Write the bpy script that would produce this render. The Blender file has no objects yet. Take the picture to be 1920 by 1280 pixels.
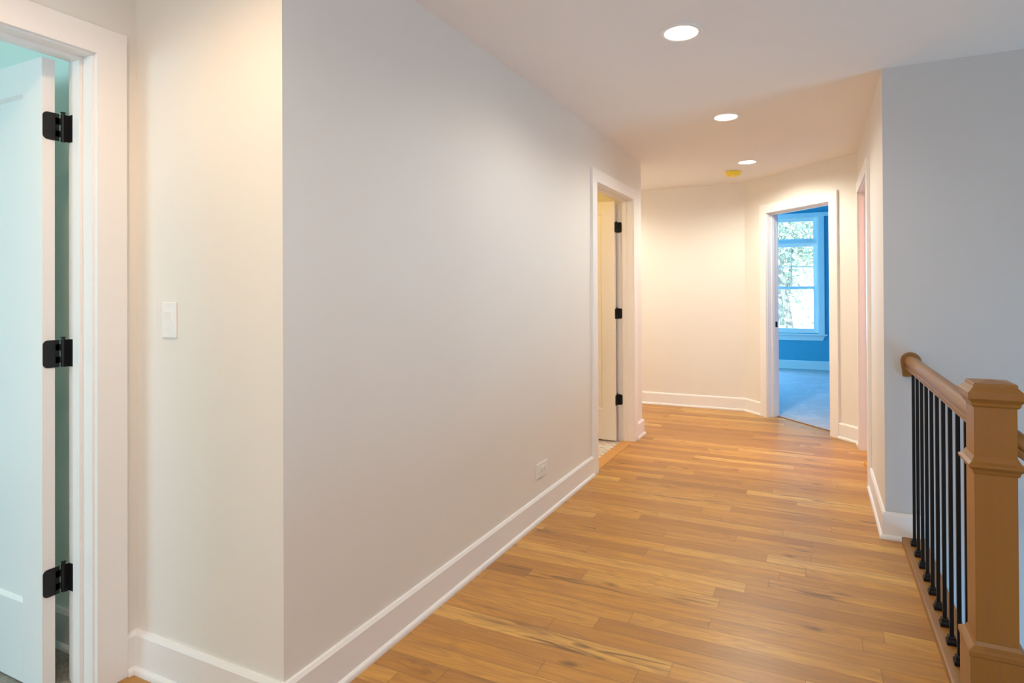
import bpy, bmesh, math, random
from mathutils import Matrix, Vector
random.seed(7)
S = bpy.context.scene
COL = S.collection
PI = math.pi

# ------------------------------------------------------------ measured layout (metres)
H = 2.426; CH = 1.2815; ZD = 2.055; W = .090; ZB = .136
XL = -1.439; YF = 5.054; YD1 = 3.870; YD2 = 4.769; YC = 1.2335; XA = -2.134
XR = .3133; YR = 3.432; YG1 = 4.329; YG2 = 5.217; YB = 6.446; XD = -.7014
YE = YB - (XR - XD)
YDA = 1.1025; S1 = .341; S2 = 1.143; T = .12
XS = 3.30            # stairwell far side
ZLOW = -2.75
YW = 10.15           # bedroom window wall
R2 = math.sqrt(.5)

# ------------------------------------------------------------ materials
def newmat(name):
    m = bpy.data.materials.new(name); m.use_nodes = True
    nt = m.node_tree; nt.nodes.clear()
    out = nt.nodes.new('ShaderNodeOutputMaterial')
    b = nt.nodes.new('ShaderNodeBsdfPrincipled')
    nt.links.new(b.outputs[0], out.inputs[0])
    return m, nt, b
class G:
    def __init__(s, nt): s.nt = nt
    def n(s, t, **k):
        x = s.nt.nodes.new('ShaderNode' + t)
        for a, v in k.items(): setattr(x, a, v)
        return x
    def put(s, sock, v):
        if isinstance(v, bpy.types.NodeSocket): s.nt.links.new(v, sock)
        elif v is not None: sock.default_value = v
    def m(s, op, a, b=None, c=None):
        x = s.n('Math', operation=op); s.put(x.inputs[0], a)
        if b is not None: s.put(x.inputs[1], b)
        if c is not None: s.put(x.inputs[2], c)
        return x.outputs[0]
    def xyz(s, a, b, c=0.0):
        x = s.n('CombineXYZ'); s.put(x.inputs[0], a); s.put(x.inputs[1], b); s.put(x.inputs[2], c); return x.outputs[0]
    def sep(s, v):
        x = s.n('SeparateXYZ'); s.put(x.inputs[0], v); return x.outputs
    def wn(s, dim, v):
        x = s.n('TexWhiteNoise', noise_dimensions=dim)
        s.put(x.inputs['W' if dim == '1D' else 'Vector'], v); return x.outputs['Value']
    def noise(s, v, scale=1, detail=3, rough=.5, dist=0):
        x = s.n('TexNoise'); s.put(x.inputs['Vector'], v)
        x.inputs['Scale'].default_value = scale; x.inputs['Detail'].default_value = detail
        x.inputs['Roughness'].default_value = rough; x.inputs['Distortion'].default_value = dist
        return x.outputs['Fac']
    def ramp(s, f, stops):
        x = s.n('ValToRGB'); s.put(x.inputs[0], f); e = x.color_ramp.elements
        while len(e) < len(stops): e.new(.5)
        for el, (p, c) in zip(e, stops): el.position = p; el.color = (*c, 1)
        return x.outputs[0]
    def mix(s, f, a, b, bt='MIX'):
        x = s.n('Mix', data_type='RGBA', blend_type=bt)
        s.put(x.inputs[0], f)
        for i, v in ((6, a), (7, b)):
            s.put(x.inputs[i], v if isinstance(v, bpy.types.NodeSocket) else (*v, 1))
        return x.outputs[2]
    def mr(s, v, a, b, c, d):
        x = s.n('MapRange'); s.put(x.inputs[0], v)
        for i, q in enumerate((a, b, c, d)): x.inputs[i + 1].default_value = q
        return x.outputs[0]
    def bump(s, h, strength, dist=.001):
        x = s.n('Bump'); s.put(x.inputs['Height'], h); x.inputs['Strength'].default_value = strength
        x.inputs['Distance'].default_value = dist; return x.outputs[0]
    def co(s): return s.n('TexCoord').outputs['Object']

def paint(name, c, rough=.6, bump=.25, vary=.02):
    m, nt, b = newmat(name); g = G(nt); co = g.co()
    n = g.noise(co, 2.2, 3)
    g.put(b.inputs['Base Color'], g.mix(n, tuple(x * (1 - vary) for x in c), tuple(min(1, x * (1 + vary)) for x in c)))
    b.inputs['Roughness'].default_value = rough
    g.put(b.inputs['Normal'], g.bump(g.noise(co, 320, 2), bump, .0006))
    b.inputs['Specular IOR Level'].default_value = .35
    return m
def plain(name, c, rough=.5, metal=0, spec=.5, vary=.03, scale=30):
    m, nt, b = newmat(name); g = G(nt)
    n = g.noise(g.co(), scale, 2)
    g.put(b.inputs['Base Color'], g.mix(n, tuple(x * (1 - vary) for x in c), tuple(min(1, x * (1 + vary)) for x in c)))
    b.inputs['Roughness'].default_value = rough; b.inputs['Metallic'].default_value = metal
    b.inputs['Specular IOR Level'].default_value = spec
    return m

M = {}
M['wall'] = paint('wall_paint_warm_white', (.82, .79, .735), .62)
M['ceil'] = paint('ceiling_paint', (.86, .84, .81), .8)
M['trim'] = paint('trim_semi_gloss', (.88, .865, .85), .32, .05, .01)
M['blue'] = paint('bedroom_paint_blue', (.10, .42, .58), .6)
M['green'] = paint('side_room_paint_green', (.76, .86, .79), .6)
M['bath'] = paint('bath_paint', (.82, .74, .56), .6)
M['shaft'] = paint('stairwell_wall_shade', (.60, .61, .62), .62)  # wall colour darkened to stand in for shade in the stairwell
M['black'] = plain('black_iron', (.012, .012, .013), .45, .6)
M['bronze'] = plain('black_hinge_metal', (.010, .0105, .012), .38, .3)
M['screw'] = plain('dark_screw_head', (.004, .004, .004), .5)
M['plastic'] = plain('white_plastic', (.86, .86, .855), .35)
M['slot'] = plain('socket_slot', (.10, .09, .09), .6)
M['ringpaint'] = plain('white_light_trim', (.85, .84, .82), .45)
M['brass'] = plain('yellow_cord', (.85, .45, .06), .4)
M['grout_dark'] = plain('shadow_gap', (.05, .045, .04), .8)

def plank_floor():
    m, nt, b = newmat('oak_strip_floor'); g = G(nt)
    x, y, z = g.sep(g.co())
    PW = .083
    yr = g.m('DIVIDE', y, PW); row = g.m('FLOOR', yr); fy = g.m('FRACT', yr)
    r1 = g.wn('1D', row); r2 = g.wn('1D', g.m('ADD', row, 71.3))
    L = g.m('MULTIPLY_ADD', r2, .85, .55)
    xs = g.m('ADD', g.m('DIVIDE', x, L), g.m('MULTIPLY', r1, 9.7))
    brd = g.m('FLOOR', xs); fx = g.m('FRACT', xs)
    idv = g.xyz(row, brd, 3.3)
    v = g.wn('3D', idv); v2 = g.wn('3D', g.xyz(row, brd, 9.1)); v3 = g.wn('3D', g.xyz(row, brd, 15.7))
    off = g.m('MULTIPLY', v2, 37.0); off2 = g.m('MULTIPLY', v3, 53.0)
    gx = g.m('ADD', x, off); gy = g.m('ADD', y, off2)
    # cathedral grain: stretched noise read through a wave
    warp = g.noise(g.xyz(g.m('MULTIPLY', gx, 1.3), g.m('MULTIPLY', gy, 9.0), off), 1.0, 2, .5)
    rings = g.m('SINE', g.m('MULTIPLY', warp, 75.0))
    fine = g.noise(g.xyz(g.m('MULTIPLY', gx, 6.0), g.m('MULTIPLY', gy, 190.0), off), 1.0, 4, .6)
    med = g.noise(g.xyz(g.m('MULTIPLY', gx, 2.2), g.m('MULTIPLY', gy, 26.0), off2), 1.0, 4, .6, .6)
    base = g.ramp(v, [(0, (.37, .165, .030)), (.18, (.51, .24, .042)), (.6, (.64, .315, .056)), (.85, (.71, .375, .075)), (1, (.83, .50, .13))])
    c = g.mix(g.mr(med, .35, .72, .55, 0), base, (.33, .165, .07))
    c = g.mix(g.mr(rings, -.2, 1, 0, .22), c, (.28, .13, .045))
    c = g.mix(g.mr(fine, .48, .75, 0, .32), c, (.26, .13, .06))
    c = g.mix(g.mr(fine, .40, .25, 0, .25), c, (.85, .55, .28))
    # dark mineral streaks, only on some boards
    st = g.noise(g.xyz(g.m('MULTIPLY', gx, 1.6), g.m('MULTIPLY', gy, 22.0), off), 1.0, 3, .55, 1.2)
    sel = g.mr(v3, .5, .65, 0, 1)
    c = g.mix(g.m('MULTIPLY', g.mr(st, .58, .68, 0, .8), sel), c, (.15, .075, .035))
    # knots
    kx = g.n('TexVoronoi', feature='F1', voronoi_dimensions='2D'); g.put(kx.inputs['Vector'], g.xyz(g.m('MULTIPLY', x, 1.5), g.m('MULTIPLY', y, 4.2), 0.5)); kx.inputs['Scale'].default_value = 1
    kr = g.sep(kx.outputs['Color'])[0]
    kd = g.m('ADD', g.m('MULTIPLY', kx.outputs['Distance'], .8), g.m('MULTIPLY', g.noise(g.xyz(g.m('MULTIPLY', x, 25), g.m('MULTIPLY', y, 40)), 1, 2), .05))
    kn = g.m('MULTIPLY', g.mr(kd, .04, .085, 1, 0), g.mr(kr, .62, .68, 0, .7))
    c = g.mix(kn, c, (.12, .06, .03))
    # seams
    ey = g.m('MULTIPLY', g.m('MINIMUM', fy, g.m('SUBTRACT', 1.0, fy)), PW)
    ex = g.m('MULTIPLY', g.m('MINIMUM', fx, g.m('SUBTRACT', 1.0, fx)), L)
    e = g.m('MINIMUM', ey, ex)
    seam = g.mr(e, .0006, .0022, .55, 0)
    c = g.mix(seam, c, (.18, .085, .035))
    g.put(b.inputs['Base Color'], c)
    g.put(b.inputs['Roughness'], g.mr(fine, 0, 1, .30, .44))
    b.inputs['Specular IOR Level'].default_value = .5
    g.put(b.inputs['Normal'], g.bump(g.m('ADD', g.m('MULTIPLY', fine, .3), g.mr(e, 0, .002, 0, 1)), .25, .0008))
    return m
M['floor'] = plank_floor()

def oak(name, axis, tint=1.0):
    m, nt, b = newmat(name); g = G(nt); co = g.sep(g.co())
    s = [150., 150., 150.]; s[axis] = 7.
    s2 = [14., 14., 14.]; s2[axis] = 1.2
    v = g.xyz(*[g.m('MULTIPLY', co[i], s[i]) for i in range(3)])
    v2 = g.xyz(*[g.m('MULTIPLY', co[i], s2[i]) for i in range(3)])
    f = g.noise(v, 1, 4, .6); w = g.m('SINE', g.m('MULTIPLY', g.noise(v2, 1, 2), 60.))
    c = g.mix(g.noise(v2, .7, 2), tuple(k * tint for k in (.235, .102, .018)), tuple(k * tint for k in (.33, .155, .030)))
    c = g.mix(g.mr(f, .45, .75, 0, .55), c, (.25, .12, .05))
    c = g.mix(g.mr(w, 0, 1, 0, .12), c, (.28, .14, .06))
    g.put(b.inputs['Base Color'], c); b.inputs['Roughness'].default_value = .34; b.inputs['Specular IOR Level'].default_value = .35
    b.inputs['Coat Weight'].default_value = .06; b.inputs['Coat Roughness'].default_value = .15
    g.put(b.inputs['Normal'], g.bump(f, .12, .0006))
    return m
M['oak_z'] = oak('oak_grain_upright', 2); M['oak_y'] = oak('oak_grain_along_rail', 1); M['oak_x'] = oak('oak_grain_across', 0)

M['threshold'] = plain('oak_threshold_board', (.62, .32, .085), .35, vary=.12, scale=14)
def carpet(name, a, bb):
    m, nt, b = newmat(name); g = G(nt); co = g.co()
    f = g.noise(co, 170, 4, .7); n2 = g.noise(co, 5, 3, .6, .3); n3 = g.noise(co, 22, 3, .6)
    c = g.mix(g.mr(f, .3, .7, 0, 1), a, bb)
    c = g.mix(g.mr(n2, .5, .62, 0, .18), c, tuple(min(1, k * 1.5) for k in bb))
    c = g.mix(g.mr(n3, .45, .6, 0, .25), c, a)
    g.put(b.inputs['Base Color'], c); b.inputs['Roughness'].default_value = .95
    b.inputs['Specular IOR Level'].default_value = .1
    g.put(b.inputs['Normal'], g.bump(f, .9, .008))
    return m
M['carpet'] = carpet('grey_bedroom_carpet', (.50, .52, .54), (.68, .69, .70))
M['carpet2'] = carpet('taupe_side_carpet', (.22, .20, .17), (.52, .49, .43))

def tile():
    m, nt, b = newmat('chevron_bath_tile'); g = G(nt); x, y, z = g.sep(g.co())
    # chevron: mirrored diagonals
    col = g.m('DIVIDE', y, .15); fr = g.m('FRACT', col)
    tri = g.m('ABSOLUTE', g.m('SUBTRACT', fr, .5))
    d = g.m('ADD', g.m('DIVIDE', x, .085), g.m('MULTIPLY', tri, 2.6)); fd = g.m('FRACT', d)
    l1 = g.mr(g.m('MINIMUM', fd, g.m('SUBTRACT', 1., fd)), .05, .09, 1, 0)
    l2 = g.mr(tri, .015, .03, 1, 0); l3 = g.mr(tri, .485, .47, 1, 0)
    l = g.m('MAXIMUM', l1, g.m('MAXIMUM', l2, l3))
    v = g.wn('3D', g.xyz(g.m('FLOOR', d), g.m('FLOOR', g.m('MULTIPLY', col, 2.)), 1.))
    c = g.mix(v, (.62, .60, .56), (.80, .79, .76))
    c = g.mix(l, c, (.30, .26, .21)); g.put(b.inputs['Base Color'], c); b.inputs['Roughness'].default_value = .35
    return m
M['tile'] = tile()

def emit(name, c, s):
    m = bpy.data.materials.new(name); m.use_nodes = True; nt = m.node_tree; nt.nodes.clear()
    o = nt.nodes.new('ShaderNodeOutputMaterial'); e = nt.nodes.new('ShaderNodeEmission')
    e.inputs[0].default_value = (*c, 1); e.inputs[1].default_value = s
    nt.links.new(e.outputs[0], o.inputs[0]); return m
WARM = (1.0, .70, .38)
M['lens'] = emit('downlight_lens_glow', (1.0, .80, .55), 14.)

def glass():
    m = bpy.data.materials.new('window_glass'); m.use_nodes = True; nt = m.node_tree; nt.nodes.clear()
    o = nt.nodes.new('ShaderNodeOutputMaterial'); t = nt.nodes.new('ShaderNodeBsdfTransparent'); gl = nt.nodes.new('ShaderNodeBsdfGlossy')
    gl.inputs['Roughness'].default_value = .02; t.inputs[0].default_value = (.96, .98, .98, 1)
    mx = nt.nodes.new('ShaderNodeMixShader'); mx.inputs[0].default_value = .05
    nt.links.new(t.outputs[0], mx.inputs[1]); nt.links.new(gl.outputs[0], mx.inputs[2]); nt.links.new(mx.outputs[0], o.inputs[0]); return m
M['glass'] = glass()
M['leaf'] = plain('pale_willow_leaf', (.46, .60, .56), .6, vary=.45, scale=3)
M['bark'] = plain('grey_bark', (.27, .29, .30), .8, vary=.3, scale=8)
M['lawn'] = plain('dry_lawn', (.42, .44, .36), .9, vary=.2, scale=4)
M['siding'] = plain('white_house_siding', (.80, .80, .78), .7)
M['roof'] = plain('grey_shingles', (.45, .44, .44), .8, vary=.2, scale=12)
M['pane'] = plain('house_window_pane', (.16, .22, .26), .2)

# ------------------------------------------------------------ mesh helpers
def nb(): return bmesh.new()
def box(bm, x0, x1, y0, y1, z0, z1, mt=None):
    if x0 > x1: x0, x1 = x1, x0
    if y0 > y1: y0, y1 = y1, y0
    if z0 > z1: z0, z1 = z1, z0
    v = [bm.verts.new(p) for p in ((x0,y0,z0),(x1,y0,z0),(x1,y1,z0),(x0,y1,z0),(x0,y0,z1),(x1,y0,z1),(x1,y1,z1),(x0,y1,z1))]
    f = [bm.faces.new([v[i] for i in q]) for q in ((0,3,2,1),(4,5,6,7),(0,1,5,4),(1,2,6,5),(2,3,7,6),(3,0,4,7))]
    if mt is not None:
        bmesh.ops.transform(bm, matrix=mt, verts=v)
    return v
def prism(bm, pts, axis, a, b):
    """extrude a closed 2-D outline along an axis (0 x,1 y,2 z) from a to b"""
    def P(p, t):
        return {0: (t, p[0], p[1]), 1: (p[0], t, p[1]), 2: (p[0], p[1], t)}[axis]
    A = [bm.verts.new(P(p, a)) for p in pts]; B = [bm.verts.new(P(p, b)) for p in pts]
    n = len(pts)
    bm.faces.new(A); bm.faces.new(B[::-1])
    for i in range(n): bm.faces.new((A[i], B[i], B[(i+1) % n], A[(i+1) % n]))
    return A + B
def cyl(bm, c, r, axis, a, b, n=24, r2=None):
    r2 = r if r2 is None else r2
    def P(k, rr, t):
        u, w = c[0] + rr * math.cos(2*PI*k/n), c[1] + rr * math.sin(2*PI*k/n)
        return {0: (t, u, w), 1: (u, t, w), 2: (u, w, t)}[axis]
    A = [bm.verts.new(P(k, r, a)) for k in range(n)]; B = [bm.verts.new(P(k, r2, b)) for k in range(n)]
    bm.faces.new(A); bm.faces.new(B[::-1])
    for i in range(n): bm.faces.new((A[i], B[i], B[(i+1) % n], A[(i+1) % n]))
    return A + B
def lathe(bm, prof, n=48, c=(0, 0)):
    rings = []
    for r, z in prof:
        rings.append([bm.verts.new((c[0] + r * math.cos(2*PI*k/n), c[1] + r * math.sin(2*PI*k/n), z)) for k in range(n)])
    for A, B in zip(rings, rings[1:]):
        for i in range(n): bm.faces.new((A[i], A[(i+1) % n], B[(i+1) % n], B[i]))
    return rings
def square_stack(bm, prof, cx=0, cy=0):
    """stack of square sections (half width, z): a square turned moulding"""
    rings = []
    for h, z in prof:
        rings.append([bm.verts.new((cx + a * h, cy + b * h, z)) for a, b in ((-1,-1),(1,-1),(1,1),(-1,1))])
    bm.faces.new(rings[0][::-1]); bm.faces.new(rings[-1])
    for A, B in zip(rings, rings[1:]):
        for i in range(4): bm.faces.new((A[i], A[(i+1) % 4], B[(i+1) % 4], B[i]))
def obj(name, bm, mat, parent=None, bevel=0, smooth=False, loc=None):
    bmesh.ops.recalc_face_normals(bm, faces=bm.faces[:])
    me = bpy.data.meshes.new(name); bm.to_mesh(me); bm.free()
    me.materials.append(mat)
    o = bpy.data.objects.new(name, me); COL.objects.link(o)
    if parent: o.parent = parent
    if loc: o.location = loc
    if smooth:
        for p in me.polygons: p.use_smooth = True
        me.set_sharp_from_angle(angle=math.radians(28))
    if bevel:
        md = o.modifiers.new('edge', 'BEVEL'); md.width = bevel; md.segments = 2; md.limit_method = 'ANGLE'
    return o
def struct(name, bm, mat, **k):
    o = obj(name, bm, mat, **k); o['kind'] = 'structure'; return o
def empty(name, loc=(0,0,0), rz=0, parent=None):
    o = bpy.data.objects.new(name, None); COL.objects.link(o); o.empty_display_size = .1
    o.location = loc; o.rotation_euler = (0, 0, rz)
    if parent: o.parent = parent
    return o
def tag(o, label=None, cat=None, group=None, kind=None):
    if label: o['label'] = label
    if cat: o['category'] = cat
    if group: o['group'] = group
    if kind: o['kind'] = kind
    return o
def copy_tree(o, parent=None):
    c = o.copy(); COL.objects.link(c)
    if parent: c.parent = parent
    for ch in list(o.children): copy_tree(ch, c)
    return c
def poly_slab(bm, pts, z0, z1): return prism(bm, pts, 2, z0, z1)
def wallbox(name, mat, axis, c0, c1, a, b, z0=0, z1=H, holes=()):
    """wall slab: thickness c0..c1 on one axis, running a..b on the other, holes (a0,a1,z0,z1)"""
    bm = nb()
    cuts = sorted(set([a, b] + [q for h in holes for q in h[:2]]))
    for s, e in zip(cuts, cuts[1:]):
        mid = (s + e) / 2; hs = sorted([h for h in holes if h[0] < mid < h[1]], key=lambda h: h[2])
        z = z0; segs = []
        for h in hs:
            if h[2] > z: segs.append((z, h[2]))
            z = h[3]
        if z < z1: segs.append((z, z1))
        for p, q in segs:
            if axis == 'x': box(bm, c0, c1, s, e, p, q)
            else: box(bm, s, e, c0, c1, p, q)
    bmesh.ops.remove_doubles(bm, verts=bm.verts[:], dist=1e-5)
    # drop internal faces shared by neighbouring pieces
    seen = {}
    for f in bm.faces[:]:
        k = frozenset(v.index for v in f.verts) if False else tuple(sorted((round(v.co.x,4),round(v.co.y,4),round(v.co.z,4)) for v in f.verts))
        seen.setdefault(k, []).append(f)
    dead = [f for fs in seen.values() if len(fs) > 1 for f in fs]
    if dead: bmesh.ops.delete(bm, geom=dead, context='FACES')
    return struct(name, bm, mat)

# ------------------------------------------------------------ shell
J = .016  # jamb thickness set into the rough opening
wallbox('wall_left', M['wall'], 'x', XL - T, XL, YC + T, YF, holes=[(YD1 - J, YD2 + J, 0, ZD + J)])
wallbox('wall_alcove', M['wall'], 'y', YC, YC + T, XA - T, XL)
wallbox('wall_side_room', M['green'], 'y', YC - .03, YC + T, -5.0, XA - T)
wallbox('wall_left_entry', M['wall'], 'x', XA - T + .012, XA, -3.0, YC, holes=[(YDA - .81 - J, YDA + J, 0, ZD + J)])
wallbox('wall_side_room_inner', M['green'], 'x', XA - T, XA - T + .012, -3.0, YC - .03, holes=[(YDA - .81 - J, YDA + J, 0, ZD + J)])
wallbox('wall_side_room_left', M['green'], 'x', -5.12, -5.0, -3.0, YC + T)
wallbox('wall_back', M['wall'], 'y', -3.12, -3.0, -5.12, XS + T, holes=[(-4.4, -2.8, .8, 2.1), (-1.4, 1.6, .8, 2.15)])
wallbox('wall_nook', M['wall'], 'y', YF - T, YF, -3.6, XL - T)
wallbox('wall_nook_left', M['wall'], 'x', -3.72, -3.6, YF - T, YB + T)
wallbox('wall_bath_left', M['bath'], 'x', -3.42, -3.3, 3.1, YF - T)
wallbox('wall_bath_near', M['bath'], 'y', 3.1 - T, 3.1, -3.42, XL - T)
wallbox('wall_far', M['wall'], 'y', YB, YB + T - .012, -3.72, XD, z1=2.95)
wallbox('wall_bedroom_near_left', M['blue'], 'y', YB + T - .012, YB + T, -3.72, XD - .05, z1=2.95)
wallbox('wall_right', M['wall'], 'x', XR, XR + T, YR + .01, YE, holes=[(YG1 - J, YG2 + J, 0, ZD + J)])
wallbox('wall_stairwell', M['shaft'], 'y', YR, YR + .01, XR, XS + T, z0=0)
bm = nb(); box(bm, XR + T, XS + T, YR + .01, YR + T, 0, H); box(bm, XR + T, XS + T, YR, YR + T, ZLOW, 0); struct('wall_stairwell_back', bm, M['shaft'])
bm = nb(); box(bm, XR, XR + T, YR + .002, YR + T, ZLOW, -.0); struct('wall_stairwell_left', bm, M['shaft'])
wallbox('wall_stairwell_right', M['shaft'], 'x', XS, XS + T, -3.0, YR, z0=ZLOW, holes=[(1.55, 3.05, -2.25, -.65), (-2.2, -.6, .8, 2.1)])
wallbox('wall_bedroom_near_right', M['blue'], 'y', YE, YE + T, XR + .17, 2.4, z1=2.95)
wallbox('wall_bedroom_left', M['blue'], 'x', -3.72, -3.6, YB + T, YW, z1=2.95, holes=[(7.4, 9.2, .6, 2.4)])
wallbox('wall_bedroom_right', M['blue'], 'x', 2.4, 2.52, YE, YW, z1=2.95)
wallbox('wall_bedroom_window', M['blue'], 'y', YW, YW + .16, -3.72, 2.52, z1=2.95, holes=[(-.79, .016, .585, 2.45), (-2.25, -1.15, .585, 2.45)])
wallbox('wall_spare_room_right', M['bath'], 'x', XS, XS + T, YR + T, YE + T)
wallbox('wall_spare_room_far', M['bath'], 'y', YE + T - .12, YE + T, 2.52, XS + T)
# diagonal wall, local frame: X along the wall, Y into the bedroom
DL = (XR - XD) / R2
droot_m = Matrix.Translation((XD, YB, 0)) @ Matrix.Rotation(-PI/4, 4, 'Z')
def diag_wall(name, y0, y1, mat, e0, e1):
    bm = nb()
    for a, b, z0, z1 in ((e0, S1 - J, 0, 2.95), (S2 + J, DL + e1, 0, 2.95), (S1 - J, S2 + J, ZD + J, 2.95)):
        box(bm, a, b, y0, y1, z0, z1)
    bmesh.ops.transform(bm, matrix=droot_m, verts=bm.verts)
    return struct(name, bm, mat)
diag_wall('wall_diagonal', 0, T - .012, M['wall'], 0, 0)
diag_wall('wall_diagonal_bedroom_side', T - .012, T, M['blue'], .05, .05)

# ceilings
bm = nb(); poly_slab(bm, [(-5.12,-3.12),(XS+T,-3.12),(XS+T,YE+.0),(XR,YE),(XD,YB),(-3.72,YB),(-5.12,YB)], H, H + .12)
struct('ceiling', bm, M['ceil'])
bm = nb(); box(bm, -3.72, 2.52, YE + .0, YW + .16, 2.95, 3.05); struct('ceiling_bedroom', bm, M['blue'])
# floors
XE = .478   # edge of the stair opening
YS0 = .92   # near side of the stair opening
off = .115
dx = off * R2
bm = nb(); poly_slab(bm, [(XA-.115,-3.0),(XE,-3.0),(XE,YR),(XR+.115,YR),(XR+.115,YE),(XR+dx,YE+dx),(XD+dx,YB+dx),(XD,YB),(-3.6,YB),(-3.6,YF),
                          (XL,YF),(XL,YD2),(XL-.0,YD2),(XL,YD1),(XL,YC),(XA-.115,YC)], -.02, 0)
struct('floor', bm, M['floor'])
bm = nb(); box(bm, XE, XS, -3.0, YS0, -.02, 0); struct('floor_landing', bm, M['floor'])
bm = nb(); box(bm, XE - .02, XS, YS0 - .1, YR, ZLOW - .02, ZLOW); struct('floor_lower', bm, M['floor'])
bm = nb(); box(bm, XE - .12, XE - .001, YS0, YR, -.30, -.021); box(bm, XE - .02, XE, YS0, YR, ZLOW, -.30)
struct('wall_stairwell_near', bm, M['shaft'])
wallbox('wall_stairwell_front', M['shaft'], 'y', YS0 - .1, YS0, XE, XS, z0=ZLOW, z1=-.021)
bm = nb(); box(bm, -5.0, XA - .115, -3.0, YC - .03, -.03, .008); struct('floor_side_room', bm, M['carpet2'])
bm = nb(); box(bm, -3.3, XL - .096, 3.1, YF - T, -.03, 0); struct('floor_bath', bm, M['tile'])
bm = nb(); box(bm, XL - .096, XL + .0, YD1 - .0, YD2, -.02, .003); struct('trim_bath_threshold', bm, M['threshold'])
bm = nb(); box(bm, XR + .115, XS, YR + T, YE, -.02, .005); struct('floor_spare_room', bm, M['carpet'])
bm = nb(); poly_slab(bm, [(XD+dx,YB+dx),(XR+dx,YE+dx),(2.4,YE+dx),(2.4,YW),(-3.6,YW),(-3.6,YB+T),(XD,YB+T)], -.03, .010)
struct('floor_bedroom', bm, M['carpet'])
bm = nb(); box(bm, S1+.006, S2-.006, off - .004, off + .004, 0, .006); bmesh.ops.transform(bm, matrix=droot_m, verts=bm.verts)
struct('trim_carpet_edge', bm, M['brass'] if False else M['oak_x'])

# baseboards: profile swept along a plan path, room on the right-hand side of travel
BP = [(0, 0), (.028, 0), (.028, .008), (.026, .015), (.021, .020), (.016, .022), (.016, ZB - .012), (.009, ZB - .001), (0, ZB)]
def baseboard(name, path, side=1, prof=BP, mat=None, zoff=0):
    bm = nb(); P = [Vector(p) for p in path]; rings = []
    for i, p in enumerate(P):
        def nrm(a, b): d = (b - a).normalized(); return Vector((d.y, -d.x)) * side
        if i == 0: n = nrm(P[0], P[1]); k = 1
        elif i == len(P) - 1: n = nrm(P[-2], P[-1]); k = 1
        else:
            n1 = nrm(P[i-1], p); n2 = nrm(p, P[i+1]); n = (n1 + n2).normalized(); k = 1 / max(.3, n.dot(n1))
        rings.append([bm.verts.new((p.x + n.x * q * k, p.y + n.y * q * k, z + zoff)) for q, z in prof])
    bm.faces.new(rings[0]); bm.faces.new(rings[-1][::-1]); m = len(prof)
    for A, B in zip(rings, rings[1:]):
        for i in range(m): bm.faces.new((A[i], B[i], B[(i+1) % m], A[(i+1) % m]))
    return struct(name, bm, mat or M['trim'])
baseboard('baseboard_left', [(XA, YDA + W), (XA, YC), (XL, YC), (XL, YD1 - W)])
baseboard('baseboard_left_end', [(XL, YD2 + W), (XL, YF), (-3.6, YF), (-3.6, YB), (XD, YB), (XD + (S1 - W) * R2, YB - (S1 - W) * R2)])
baseboard('baseboard_diagonal', [(XD + (S2 + W) * R2, YB - (S2 + W) * R2), (XR, YE), (XR, YG2 + W)])
baseboard('baseboard_right', [(XR, YG1 - W), (XR, YR), (.383, YR)])
baseboard('baseboard_stairwell', [(.383, YR), (XE + .0, YR)], prof=[(0, .02), (.016, .02), (.016, ZB - .012), (.009, ZB - .001), (0, ZB)])
baseboard('baseboard_entry', [(XA, -3.0), (XA, YDA - .81 - W)])
baseboard('baseboard_bedroom', [(-3.6, YW), (2.4, YW)], zoff=.008)
baseboard('baseboard_side_room', [(-5.0, YC - .03), (XA - T - .0, YC - .03)], zoff=.004)

# ------------------------------------------------------------ doors
def rounded_plate(bm, x0, x1, z0, z1, y0, y1, r, left=True, right=False, axis=1):
    pts = []
    def arc(cx, cz, a0, a1):
        for k in range(7):
            a = a0 + (a1 - a0) * k / 6; pts.append((cx + r * math.cos(a), cz + r * math.sin(a)))
    if right: arc(x1 - r, z0 + r, -PI/2, 0); arc(x1 - r, z1 - r, 0, PI/2)
    else: pts.extend([(x1, z0), (x1, z1)])
    if left: arc(x0 + r, z1 - r, PI/2, PI); arc(x0 + r, z0 + r, PI, 1.5*PI)
    else: pts.extend([(x0, z1), (x0, z0)])
    prism(bm, pts, axis, y0, y1)
def leaf_mesh(w, h=2.03, t=.035, st=.115, top=.105, bot=.26):
    """shaker leaf in its own frame: X 0..w from hinge edge, Y 0..t, Z"""
    bm = nb()
    box(bm, 0, st, 0, t, 0, h); box(bm, w - st, w, 0, t, 0, h)
    box(bm, st, w - st, 0, t, 0, bot); box(bm, st, w - st, 0, t, h - top, h)
    box(bm, st, w - st, t * .3, t * .7, bot, h - top)
    b = .010
    for y0, y1 in ((0, t * .3), (t, t * .7)):      # sloped sticking round the recess
        prism(bm, [(y0, bot), (y1, bot + b), (y1, bot)], 0, st, w - st)
        prism(bm, [(y0, h - top), (y1, h - top), (y1, h - top - b)], 0, st, w - st)
        prism(bm, [(st, y0), (st + b, y1), (st, y1)], 2, bot, h - top)
        prism(bm, [(w - st, y0), (w - st - b, y1), (w - st, y1)], 2, bot, h - top)
    return bm
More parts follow.
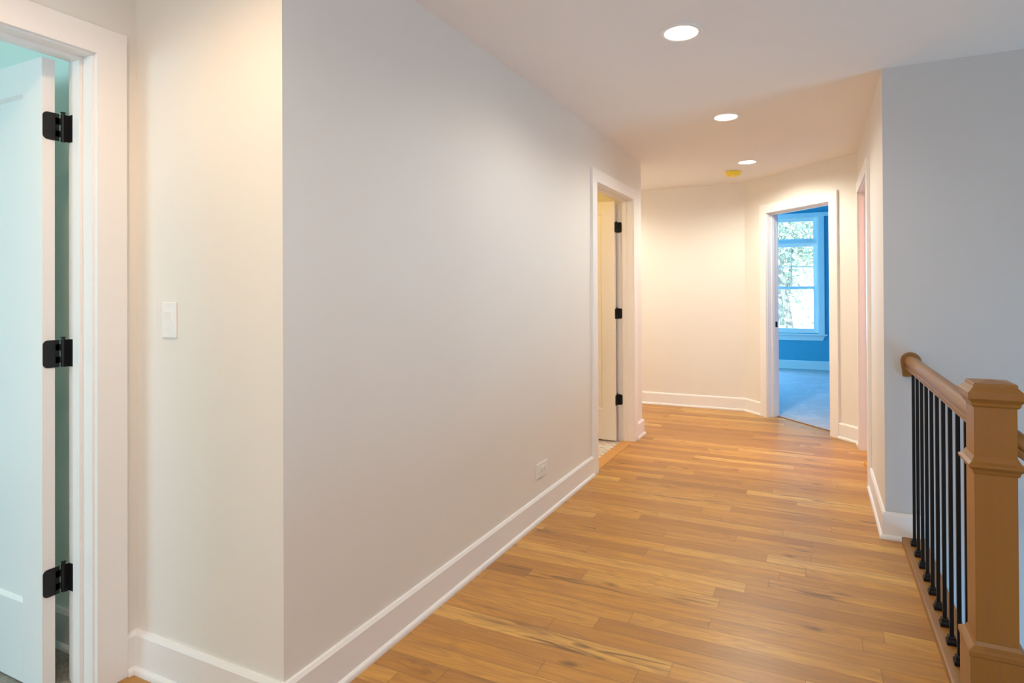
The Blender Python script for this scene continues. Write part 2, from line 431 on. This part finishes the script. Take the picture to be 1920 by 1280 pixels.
def door_frame(name, loc, rz, w, hinges=False, leaf=False, back_mat=None, strike=False, leafz=.012, gap=.034):
    """local frame: X 0..w across the opening, Y 0 hall face of wall .. T far face"""
    r = empty(name, loc, rz); r['kind'] = 'structure'
    for y0, y1 in ((-.02, 0), (T, T + .02)):
        bm = nb(); c = W
        prism(bm, [(-c, 0), (0, 0), (0, ZD), (w, ZD), (w, 0), (w + c, 0), (w + c, ZD + c), (-c, ZD + c)], 1, y0, y1)
        obj('door_casing', bm, M['trim'], r, bevel=.0015)
    bm = nb(); q = .006
    box(bm, -J + .001, q, -.004, T + .004, 0, ZD - q); box(bm, w - q, w + J - .001, -.004, T + .004, 0, ZD - q)
    box(bm, -J + .001, w + J - .001, -.004, T + .004, ZD - q, ZD + J - .001)
    obj('door_jamb', bm, M['trim'], r, bevel=.001)
    bm = nb(); s = q + .011; a, b = .046, .083
    box(bm, q, s, a, b, 0, ZD - s); box(bm, w - s, w - q, a, b, 0, ZD - s); box(bm, q, w - q, a, b, ZD - s, ZD - q)
    obj('door_stop', bm, M['trim'], r, bevel=.001)
    if leaf:
        lr = empty('door_leaf', (w - .006 - gap, T + .011, leafz), PI/2, r)   # leaf runs along +Y, thickness towards -X
        bpy.data.objects.remove(lr)
        bm = leaf_mesh(w - .014)
        # rotate so that X(leaf)->+Y, Y(leaf)->-X : recess seen on the -X face
        bmesh.ops.transform(bm, matrix=Matrix.Translation((w - .006 - gap, T + .011, leafz)) @ Matrix.Rotation(PI/2, 4, 'Z'), verts=bm.verts)
        obj('door_leaf', bm, M['trim'], r, bevel=.001)
    if hinges:
        for z in (.306, 1.042, 1.780):
            h = empty('door_hinge', (0, 0, z), 0, r); hh = .089
            # leaf on the jamb face, rounded away from the barrel
            bm = nb(); rounded_plate(bm, .088, T + .004, 0, hh, w - q - .0022, w - q + .0003, .014, True, False, 0)
            obj('jamb_plate', bm, M['bronze'], h)
            xa, xb = w - q - gap - .0335, w - q - .018
            bm = nb(); rounded_plate(bm, xa, w - q - gap + .001, 0, hh, T + .0085, T + .011, .014)
            for z0, z1 in ((.014, .034), (.054, .075)):
                box(bm, w - q - gap, xb, T + .0085, T + .011, z0, z1)
            box(bm, w - q - gap, w - q - .0250, T + .0085, T + .011, 0, hh)
            obj('leaf_plate', bm, M['bronze'], h)
            bm = nb(); cyl(bm, (w - q - .0135, T + .011), .0068, 2, 0, hh, 16)
            box(bm, w - q - .0135, w - q - .001, T + .0015, T + .004, 0, hh)
            obj('knuckle', bm, M['bronze'], h, smooth=True)
            bm = nb(); cyl(bm, (w - q - .0135, T + .011), .0045, 2, hh, hh + .006, 12); cyl(bm, (w - q - .0135, T + .011), .0072, 2, hh + .006, hh + .009, 12)
            obj('hinge_pin', bm, M['bronze'], h, smooth=True)
            bm = nb()
            for sx, sz in ((.010, .012), (.006, .0445), (.010, .077)):
                cyl(bm, (xa + sx + .003, sz), .0032, 1, T + .0078, T + .0086, 12)
            obj('hinge_screws', bm, M['screw'], h)
    if strike:
        bm = nb(); rounded_plate(bm, .083, .118, .905, .962, q - .0005, q + .0015, .006, True, True, 0)
        s_ = obj('strike_plate', bm, M['black'], r); s_['label'] = 'black strike plate'
    return r
door_frame('door_1', (XA, YDA - .81, 0), PI/2, .81, hinges=True, leaf=True, gap=.036)
door_frame('door_2', (XL, YD1, 0), PI/2, YD2 - YD1, hinges=True, leaf=True)
door_frame('door_3', (XD + S1 * R2, YB - S1 * R2, 0), -PI/4, S2 - S1, strike=True)
door_frame('door_4', (XR, YG2, 0), -PI/2, YG2 - YG1)

# ------------------------------------------------------------ bedroom window
def window(name, x0, x1, z0, z1, muntin):
    """double-hung sash with transom in the window wall at YW (room side -Y)"""
    r = empty(name, ((x0 + x1) / 2, YW, z0)); r['kind'] = 'structure'
    cx = (x0 + x1) / 2; w = (x1 - x0) / 2; h = z1 - z0
    tz0, tz1 = 1.975 - z0, 2.10 - z0
    bm = nb(); f = .022                                     # outer frame and transom bar
    box(bm, -w, -w + f, .0, .14, 0, h); box(bm, w - f, w, .0, .14, 0, h)
    box(bm, -w + f, w - f, .0, .14, h - f, h); box(bm, -w + f, w - f, .0, .14, 0, f + .01)
    box(bm, -w + f, w - f, .02, .14, tz0 + .045, tz1 - .03)
    box(bm, -w + f, w - f, -.0, .02, tz0 + .055, tz1 - .045)
    obj('window_frame', bm, M['trim'], r, bevel=.002)
    def sash(nm, za, zb, y, grid):
        e = w - f; s = .05; bm = nb()
        box(bm, -e, -e + s, y, y + .035, za, zb); box(bm, e - s, e, y, y + .035, za, zb)
        box(bm, -e + s, e - s, y, y + .035, za, za + .04); box(bm, -e + s, e - s, y, y + .035, zb - .04, zb)
        if grid:
            box(bm, -.008, .008, y + .012, y + .024, za + .04, zb - .04)
            zm = (za + zb) / 2; box(bm, -e + s, e - s, y + .012, y + .024, zm - .008, zm + .008)
        o = obj(nm, bm, M['trim'], r, bevel=.0015)
        g = nb(); box(g, -e + s - .003, e - s + .003, y + .016, y + .020, za + .037, zb - .037)
        obj('pane', g, M['glass'], o)
    zm = 1.315 - z0
    sash('lower_sash', f + .01, zm + .022, .035, False)
    sash('upper_sash', zm - .022, tz0 + .045, .075, True)
    sash('transom_sash', tz1 - .03, h - f, .05, False)
    bm = nb(); c = .088
    box(bm, -w - c, -w, -.02, 0, -.012, h + .002); box(bm, w, w + c, -.02, 0, -.012, h + .002)
    obj('window_casing', bm, M['trim'], r, bevel=.002)
    bm = nb(); box(bm, -w - c - .10, w + c + .10, -.032, 0, h + .002, h + .065); obj('head_casing', bm, M['trim'], r, bevel=.003)
    bm = nb(); box(bm, -w - c - .04, w + c + .04, -.06, 0, -.035, -.012); obj('window_stool', bm, M['trim'], r, bevel=.004)
    bm = nb(); prism(bm, [(-w - c - .005, -.035), (w + c + .005, -.035), (w + c - .03, -.115), (-w - c + .03, -.115)], 1, -.018, 0)
    obj('window_apron', bm, M['trim'], r, bevel=.002)
    return r
window('window_1', -.79, .016, .585, 2.45, True)
window('window_2_added', -2.25, -1.15, .585, 2.45, True)  # unseen window, added to throw blue light through the bedroom door
def simple_window(name, axis, c, a0, a1, z0, z1, inward):
    """cased opening with a framed pane in a wall that the photo does not show"""
    bm = nb(); f = .05
    def b(a, bb, p, q, d0, d1):
        if axis == 'x': box(bm, c + d0, c + d1, a, bb, p, q)
        else: box(bm, a, bb, c + d0, c + d1, p, q)
    d0, d1 = .03, .08
    b(a0, a0 + f, z0, z1, d0, d1); b(a1 - f, a1, z0, z1, d0, d1); b(a0 + f, a1 - f, z0, z0 + f, d0, d1); b(a0 + f, a1 - f, z1 - f, z1, d0, d1)
    m = (a0 + a1) / 2; b(m - .02, m + .02, z0 + f, z1 - f, d0, d1)
    w = struct(name, bm, M['trim'])
simple_window('window_3', 'y', -3.12, -4.4, -2.8, .8, 2.1, 1)
simple_window('window_4', 'y', -3.12, -1.4, 1.6, .8, 2.15, 1)
simple_window('window_5', 'x', XS, 1.55, 3.05, -2.25, -.65, -1)
simple_window('window_6', 'x', XS, -2.2, -.6, .8, 2.1, -1)
simple_window('window_7_added', 'x', -3.72, 7.4, 9.2, .6, 2.4, 1)  # unseen opening, added to brighten the bedroom from the side

# ------------------------------------------------------------ recessed lights
def make_light():
    r = empty('recessed_light', (0, 0, H))
    bm = nb(); lathe(bm, [(.0955, .0), (.0955, -.003), (.092, -.0055), (.080, -.0065), (.074, -.004), (.071, .0)])
    obj('trim_ring', bm, M['ringpaint'], r, smooth=True)
    bm = nb(); rr = lathe(bm, [(.0715, -.0032), (.05, -.0038), (.02, -.0042), (.004, -.0043)]); bm.faces.new(rr[-1])
    obj('lens', bm, M['lens'], r, smooth=True)
    return r
LAMP = [((1, .93, .85), 40 * .84), ((1, .93, .82), 40 * 1.2), ((1, .98, .84), 40 * 2.3), ((1, .93, .80), 40 * .85), ((1, .68, .42), 40 * 1.15), ((1, .92, .76), 40 * 2.3), ((.5, .8, 1), 40 * .15)]
spots = [((-.545, 2.576), 'nearest glowing round recessed downlight, above the long left wall'),
         ((-.545, 3.954), 'middle glowing recessed downlight, second from the viewer in the ceiling row'),
         ((-.565, 5.424), 'farthest glowing recessed downlight, next to the yellow covered smoke detector'),
         ((-.545, .25), 'glowing recessed downlight in the entry ceiling before the long wall'),
         ((-1.42, .55), 'glowing recessed downlight over the alcove beside the left door'),
         ((-2.45, 5.72), 'glowing recessed downlight in the side nook behind the left wall end'),
         ((-.545, -1.6), 'rearmost glowing recessed downlight behind the entry')]
L0 = make_light()
for i, ((x, y), lab) in enumerate(spots):
    o = L0 if i == 0 else copy_tree(L0)
    o.location = (x, y, H); tag(o, lab, 'ceiling light', 'recessed downlights in the hall ceiling')

# smoke detector with its yellow dust cover
r = empty('smoke_detector', (-.735, 5.815, H)); tag(r, 'round smoke detector under a bright yellow dust cover on the hall ceiling', 'smoke detector')
bm = nb(); rr = lathe(bm, [(.060, 0), (.060, -.012), (.055, -.03), (.03, -.036)]); bm.faces.new(rr[-1]); obj('detector_body', bm, M['plastic'], r, smooth=True)
def cover_mat():
    m, nt, b = newmat('yellow_dust_cover'); g = G(nt); co = g.co(); x, y, z = g.sep(co)
    c = g.mix(g.noise(co, 25, 2), (.86, .70, .03), (.95, .82, .10))
    ang = g.m('ARCTAN2', y, x)
    txt = g.noise(g.xyz(g.m('MULTIPLY', ang, 9.0), g.m('MULTIPLY', z, 160.), 2.), 1, 2)
    band = g.m('MULTIPLY', g.mr(z, -.040, -.034, 1, 0), g.mr(txt, .5, .56, 0, .75))
    c = g.mix(band, c, (.90, .28, .08)); g.put(b.inputs['Base Color'], c); b.inputs['Roughness'].default_value = .4
    return m
bm = nb(); rr = lathe(bm, [(.0715, -.002), (.0725, -.010), (.071, -.020), (.066, -.032), (.056, -.042), (.035, -.047)]); bm.faces.new(rr[-1])
o = obj('dust_cover', bm, cover_mat(), r, smooth=True); o['label'] = 'bright yellow plastic dust cover with orange print'

# ------------------------------------------------------------ light switch on the alcove wall
r = empty('light_switch', (-1.955, YC, 1.1925)); tag(r, 'white single rocker light switch on the cream alcove wall', 'light switch')
bm = nb(); box(bm, -.036, .036, -.006, 0, -.059, .059); obj('wall_plate', bm, M['plastic'], r, bevel=.003)
bm = nb(); box(bm, -.0165, .0165, -.0068, -.0055, -.0335, .0335); obj('rocker_frame', bm, M['plastic'], r, bevel=.0006)
bm = nb(); prism(bm, [(-.006, -.030), (-.006, .030), (-.0125, .030), (-.0085, 0), (-.0075, -.030)], 0, -.014, .014); obj('rocker', bm, M['plastic'], r, bevel=.0006)
for z in (.048, -.048):
    bm = nb(); cyl(bm, (0, z), .003, 1, -.0072, -.0058, 14); obj('screw', bm, M['ringpaint'], r)

# outlet turned sideways on the long wall
r = empty('wall_outlet', (XL, 2.978, .272), PI/2); tag(r, 'white duplex outlet mounted sideways low on the long left wall', 'outlet')
bm = nb(); box(bm, -.070, .070, -.006, 0, -.041, .041); obj('wall_plate', bm, M['plastic'], r, bevel=.003)
for x in (-.022, .022):
    bm = nb(); pts = [(x + .0165 * math.cos(a), .0165 * math.sin(a) * (1 if abs(math.sin(a)) < .8 else .95)) for a in [k * PI / 12 for k in range(24)]]
    prism(bm, pts, 1, -.009, -.005); o = obj('receptacle', bm, M['plastic'], r, bevel=.0006)
    bm = nb(); box(bm, x - .0085, x + .0005, -.0095, -.0088, .005, .0075); box(bm, x - .0075, x + .0005, -.0095, -.0088, -.0075, -.005); cyl(bm, (x + .008, 0), .0028, 1, -.0095, -.0088, 10)
    obj('slots', bm, M['slot'], o)
bm = nb(); cyl(bm, (0, 0), .0028, 1, -.0075, -.0058, 12); obj('screw', bm, M['slot'], r)

# small yellow cord loop on the floor in the right doorway
cu = bpy.data.curves.new('cord_loop', 'CURVE'); cu.dimensions = '3D'; cu.bevel_depth = .004; cu.bevel_resolution = 3
sp = cu.splines.new('NURBS'); pts = [(.07, .02, .006), (.02, .012, .006), (-.012, 0, .016), (-.018, -.01, .034), (0, -.01, .052), (.02, 0, .06), (.07, .01, .05)]
sp.points.add(len(pts) - 1)
for q, p in zip(sp.points, pts): q.co = (*p, 1)
sp.order_u = 4; sp.use_endpoint_u = True
o = bpy.data.objects.new('cord_loop', cu); COL.objects.link(o); cu.materials.append(M['brass']); o.location = (XR + .0, 4.72, 0)
dg = bpy.context.evaluated_depsgraph_get(); me = bpy.data.meshes.new_from_object(o.evaluated_get(dg)); loc = o.location.copy()
bpy.data.objects.remove(o); o = bpy.data.objects.new('cord_loop', me); COL.objects.link(o); o.location = loc
zmin = min(v.co.z for v in me.vertices)
for v in me.vertices: v.co.z -= zmin
tag(o, 'small bent loop of orange yellow cord on the floor in the right doorway', 'cord')

# ------------------------------------------------------------ stair railing
NX, NY = .433, 1.943
r = empty('stair_railing', (NX, NY, 0)); tag(r, 'oak stair railing with black iron balusters and a square newel post', 'railing')
def rel(bm): bmesh.ops.translate(bm, verts=bm.verts, vec=(-NX, -NY, 0)); return bm
# base rail on the floor
bm = nb(); prof = [(.383, 0), (.383, .012), (.386, .019), (.393, .0225), (XE + .012, .0225), (XE + .016, .018), (XE + .016, -.02), (XE, -.02), (XE, 0)]
prism(bm, prof, 1, 1.2, YR - .0); obj('base_rail', rel(bm), M['oak_y'], r, smooth=True)
# newel
post = nb(); square_stack(post, [(.048, .30), (.048, .99)], NX, NY)
np_ = obj('newel_post', rel(post), M['oak_z'], r, bevel=.0015)
bm = nb(); square_stack(bm, [(.050, .963), (.054, .968), (.055, .975), (.060, .982), (.0645, .987), (.0645, 1.003), (.060, 1.006), (.052, 1.015), (.0495, 1.018), (.0495, 1.024), (.047, 1.027), (.0, 1.0335)], NX, NY)
obj('newel_cap', rel(bm), M['oak_x'], np_)
bm = nb(); square_stack(bm, [(.049, .782), (.052, .786), (.054, .794), (.060, .800), (.0645, .804), (.0645, .810), (.056, .816), (.049, .830)], NX, NY)
obj('newel_collar', rel(bm), M['oak_x'], np_)
bm = nb(); square_stack(bm, [(.064, 0.0), (.064, .300)], NX, NY); obj('newel_base', rel(bm), M['oak_z'], np_, bevel=.001)
bm = nb(); square_stack(bm, [(.0645, .296), (.0675, .299), (.0675, .311), (.064, .315), (.053, .322), (.049, .332)], NX, NY); obj('base_trim', rel(bm), M['oak_x'], np_)
# handrail
RP = [(0, 0), (.0245, 0), (.0275, .003), (.0275, .010), (.0235, .0115), (.0215, .016), (.0215, .021), (.0245, .0235)] + [(.0295 * math.cos(a), .036 + .0295 * math.sin(a)) for a in [math.radians(q) for q in (-22, -10, 2, 14, 26, 38, 50, 62, 74, 83)]]
RPF = RP + [(-x, z) for x, z in RP[:0:-1]]
RPF = [(0, 0)] + RP[1:] + [(0, .0655)] + [(-x, z) for x, z in RP[:0:-1]]
bm = nb(); prism(bm, [(NX - .003 + x, .880 + z) for x, z in RPF], 1, NY + .047, YR - .018)
hr = obj('handrail', rel(bm), M['oak_y'], r, smooth=True)
bm = nb(); cz = .9155; pts = [(.046 * math.cos(a), cz + .046 * math.sin(a)) for a in [k * PI / 16 for k in range(17)]] + [(-.036, .838), (.036, .838)]
prism(bm, [(NX - .002 + x, z) for x, z in pts], 1, YR - .020, YR); obj('rosette', rel(bm), M['oak_z'], hr, bevel=.003)
# descending handrail from the newel
sl = .78; x0, x1 = NX + .047, NX + 1.9
bm = nb(); A = []; B = []
for x, z in RPF:
    A.append(bm.verts.new((x0, NY + x, .838 + z * 1.1))); B.append(bm.verts.new((x1, NY + x, .838 - sl * (x1 - x0) + z * 1.1)))
bm.faces.new(A); bm.faces.new(B[::-1])
for i in range(len(A)): bm.faces.new((A[i], B[i], B[(i+1) % len(A)], A[(i+1) % len(A)]))
obj('descending_handrail', rel(bm), M['oak_x'], r, smooth=True)
# balusters
def baluster(x, y, z0, z1):
    b = nb(); s = .0064; box(b, x - s, x + s, y - s, y + s, z0, z1); o = obj('baluster', rel(b), M['black'], r, bevel=.001)
    b = nb(); square_stack(b, [(.0165, z0), (.0165, z0 + .012), (.0135, z0 + .017), (.0115, z0 + .020), (.0125, z0 + .024), (.0105, z0 + .029), (.0075, z0 + .031)], x, y)
    obj('baluster_shoe', rel(b), M['black'], o, bevel=.0006); return o
BX = .4275
for k in range(10): baluster(BX, 3.322 - .1238 * k, .0225, .882)
RUN, RISE = .26, .20
for k in range(6):
    x = NX + .20 + .30 * k; n = int((x - XE) / RUN) + 1
    baluster(x, NY, -n * RISE + .0, .845 - sl * (x - x0))
# stair flight beside the newel, going down to the right
r = empty('stair_flight', (XE, 1.43, 0)); tag(r, 'oak stair flight descending beside the square newel post', 'stairs')
for k in range(9):
    x = RUN * k; z = -(k + 1) * RISE
    bm = nb(); box(bm, x + .016, x + RUN + .03, -.50, .56, z - .028, z); obj('tread', bm, M['oak_y'], r, bevel=.004)
    bm = nb(); box(bm, x + (.0 if k else .017), x + .016 + (0 if k else .012), -.50, .55, z, z + RISE - (.028 if k else .022)); obj('riser', bm, M['trim'], r)
bm = nb(); prism(bm, [(0.02, -.24), (RUN * 9, -9 * RISE - .04), (RUN * 9, -9 * RISE - .30), (.02, -.52)], 1, .49, .53); obj('stringer', bm, M['trim'], r)

# ------------------------------------------------------------ outdoors beyond the bedroom window
GZ = -3.2
bm = nb(); box(bm, -60, 60, 12, 110, GZ - .2, GZ); struct('ground_lawn', bm, M['lawn'])
def tree(name, x, y, h, spread, nleaf, seed, label, trunk_r=.22):
    rnd = random.Random(seed)
    rt = empty(name, (x, y, GZ)); tag(rt, label, 'tree', 'trees beyond the bedroom window')
    bm = nb()
    segs = []
    def limb(p, d, L, rad, depth):
        n = 5; q = p.copy(); prev = None
        for k in range(n + 1):
            rr = rad * (1 - .55 * k / n)
            z = d.normalized(); a = z.orthogonal().normalized(); b2 = z.cross(a)
            ring = [bm.verts.new(q + (a * math.cos(t) + b2 * math.sin(t)) * rr) for t in [i * PI / 4 for i in range(8)]]
            if prev:
                for i in range(8): bm.faces.new((prev[i], prev[(i+1) % 8], ring[(i+1) % 8], ring[i]))
            prev = ring; segs.append((q.copy(), depth))
            d = (d + Vector((rnd.uniform(-.13, .13), rnd.uniform(-.13, .13), rnd.uniform(-.02, .10)))).normalized(); q = q + d * (L / n)
            if depth < 2 and k >= 2:
                for _ in range(2 if depth == 0 else 1):
                    a2 = rnd.uniform(0, 2 * PI); limb(q.copy(), Vector((math.cos(a2), math.sin(a2), rnd.uniform(.1, .8))), L * rnd.uniform(.45, .6), rr * .5, depth + 1)
    limb(Vector((0, 0, -.1)), Vector((.03, 0, 1)), h * .8, trunk_r, 0)
    obj('trunk', bm, M['bark'], rt, smooth=True)
    bm = nb(); src = [s for s, d in segs if d > 0]
    for _ in range(nleaf):
        c = rnd.choice(src) + Vector((rnd.gauss(0, spread), rnd.gauss(0, spread), rnd.gauss(0, spread) - .2))
        if c.z < 1.3: continue
        s = rnd.uniform(.05, .11); a = Vector((rnd.gauss(0, 1), rnd.gauss(0, 1), rnd.gauss(0, 1))).normalized(); b2 = a.orthogonal().normalized()
        v = [bm.verts.new(c + a * s * 1.6), bm.verts.new(c + b2 * s * .6), bm.verts.new(c - a * s * 1.6), bm.verts.new(c - b2 * s * .6)]
        bm.faces.new(v)
    o = obj('foliage', bm, M['leaf'], rt); o['kind'] = 'stuff'
tree('leafy_tree', -.80, 22.0, 9.0, .85, 15000, 3, 'tall pale green tree with a thick trunk centred in the bedroom window', .19)
tree('leafy_tree', 4.2, 33.0, 10.0, .8, 7000, 5, 'leafy tree standing behind and right of the thick trunk outside', .2)
tree('leafy_tree', -8.5, 36.0, 9.0, .8, 7000, 11, 'leafy tree standing left of the thick trunk outside', .2)
r = empty('neighbour_house', (.0, 46, GZ)); tag(r, 'pale neighbouring house glimpsed low through the bedroom window', 'house')
bm = nb(); box(bm, -7, 9, 0, 8, 0, 4.6); obj('house_wall', bm, M['siding'], r)
bm = nb(); prism(bm, [(-7.5, 4.6), (9.5, 4.6), (6.5, 7.0), (-4.5, 7.0)], 1, -.4, 8.4); obj('roof', bm, M['roof'], r)
for x in (-5.2, -2.6, 1.6, 5.0):
    bm = nb(); box(bm, x - .45, x + .45, -.06, 0, 1.9, 3.5); w = obj('window', bm, M['pane'], r)
    bm = nb(); box(bm, x - .55, x + .55, -.05, .0, 1.8, 1.9); box(bm, x - .55, x + .55, -.05, .0, 3.5, 3.6); box(bm, x - .55, x - .45, -.05, .0, 1.9, 3.5); box(bm, x + .45, x + .55, -.05, .0, 1.9, 3.5)
    obj('window_frame', bm, M['trim'], w)

# ------------------------------------------------------------ lighting
def area(name, loc, rot, sx, sy, col, power):
    l = bpy.data.lights.new(name, 'AREA'); l.shape = 'RECTANGLE'; l.size = sx; l.size_y = sy; l.color = col; l.energy = power
    o = bpy.data.objects.new(name, l); COL.objects.link(o); o.location = loc; o.rotation_euler = rot; return o
# daylight entering by the windows (each lamp fills its window opening, outside the pane; the bedroom pair is added)
area('daylight_side_room', (-3.6, -3.24, 1.45), (PI/2, 0, 0), 1.6, 1.3, (0.40, 0.76, 1), 56.2)
area('daylight_back', (.1, -3.24, 1.48), (PI/2, 0, 0), 3.0, 1.35, (.62, .82, 1.0), 13)
area('daylight_stairwell', (XS + .24, 2.3, -1.45), (0, PI/2, 0), 1.6, 1.5, (.12, .54, 1.0), 85)
area('daylight_landing', (XS + .22, -1.4, 1.45), (0, PI/2, 0), 1.3, 1.6, (0.1, 0.35, 1), 11.9)
area('added_light_bedroom', (-1.7, YW + .26, 1.5), (-PI/2, 0, 0), 1.1, 1.85, (0.12, 0.42, 1), 232.2)  # added lamp behind the unseen second window, lights bedroom and hall floor
area('added_light_bedroom_side', (-3.84, 8.3, 1.5), (0, -PI/2, 0), 1.8, 1.8, (0.19, 0.92, 1), 72.0)  # added fill lamp behind the invented side window
def bulb(name, loc, col, power, rad=.08, spot=True):
    """lamp of a fixture: sits just under its lens"""
    l = bpy.data.lights.new(name, 'SPOT' if spot else 'POINT'); l.color = col; l.energy = power; l.shadow_soft_size = rad
    if spot: l.spot_size = math.radians(165); l.spot_blend = .6
    o = bpy.data.objects.new(name, l); COL.objects.link(o); o.location = loc
for i, ((x, y), lab) in enumerate(spots):
    c, e = LAMP[i]
    bulb('downlight_lamp_' + 'abcdefgh'[i], (x, y, H - .012), c, e, .06)
bulb('bath_lamp', (-2.35, 3.8, 2.05), (1, .69, .23), 13.4, .08, False)
bulb('spare_room_lamp', (1.5, 4.5, 2.2), (1, .40, .34), 52, .08, False)
sun = bpy.data.lights.new('sun', 'SUN'); sun.energy = 7.0; sun.color = (1, .93, .80); sun.angle = .01
so = bpy.data.objects.new('sun', sun); COL.objects.link(so); so.rotation_euler = (math.radians(52), 0, math.radians(-14))

w = bpy.data.worlds.new('sky'); S.world = w; w.use_nodes = True
nt = w.node_tree; bg = nt.nodes['Background']; bg.inputs[0].default_value = (.80, .95, 1.0, 1); bg.inputs[1].default_value = 2.9

# ------------------------------------------------------------ camera
f, px, py, yaw, pitch, roll = 1089.54436, 1047.61344, 539.97528, -.41874, .0051, -.00516
cd = bpy.data.cameras.new('camera'); cam = bpy.data.objects.new('camera', cd); COL.objects.link(cam)
cd.sensor_width = 36; cd.sensor_fit = 'HORIZONTAL'; cd.lens = 36 * f / 1920
cd.shift_x = -(px - 960) / 1920; cd.shift_y = -(640 - py) / 1920
cd.clip_start = .02; cd.clip_end = 300
cam.location = (0, 0, CH)
cam.matrix_world = Matrix.Translation((0, 0, CH)) @ Matrix.Rotation(-yaw, 4, 'Z') @ Matrix.Rotation(PI/2 + pitch, 4, 'X') @ Matrix.Rotation(roll, 4, 'Z')
S.camera = cam
S.view_settings.view_transform = 'Standard'; S.view_settings.look = 'None'; S.view_settings.exposure = 0.0; S.view_settings.gamma = 1
S.view_settings.use_curve_mapping = False
S.cycles.max_bounces = 14; S.cycles.diffuse_bounces = 10; S.cycles.glossy_bounces = 4; S.cycles.transparent_max_bounces = 12
S.cycles.sample_clamp_indirect = 4; S.cycles.use_denoising = True
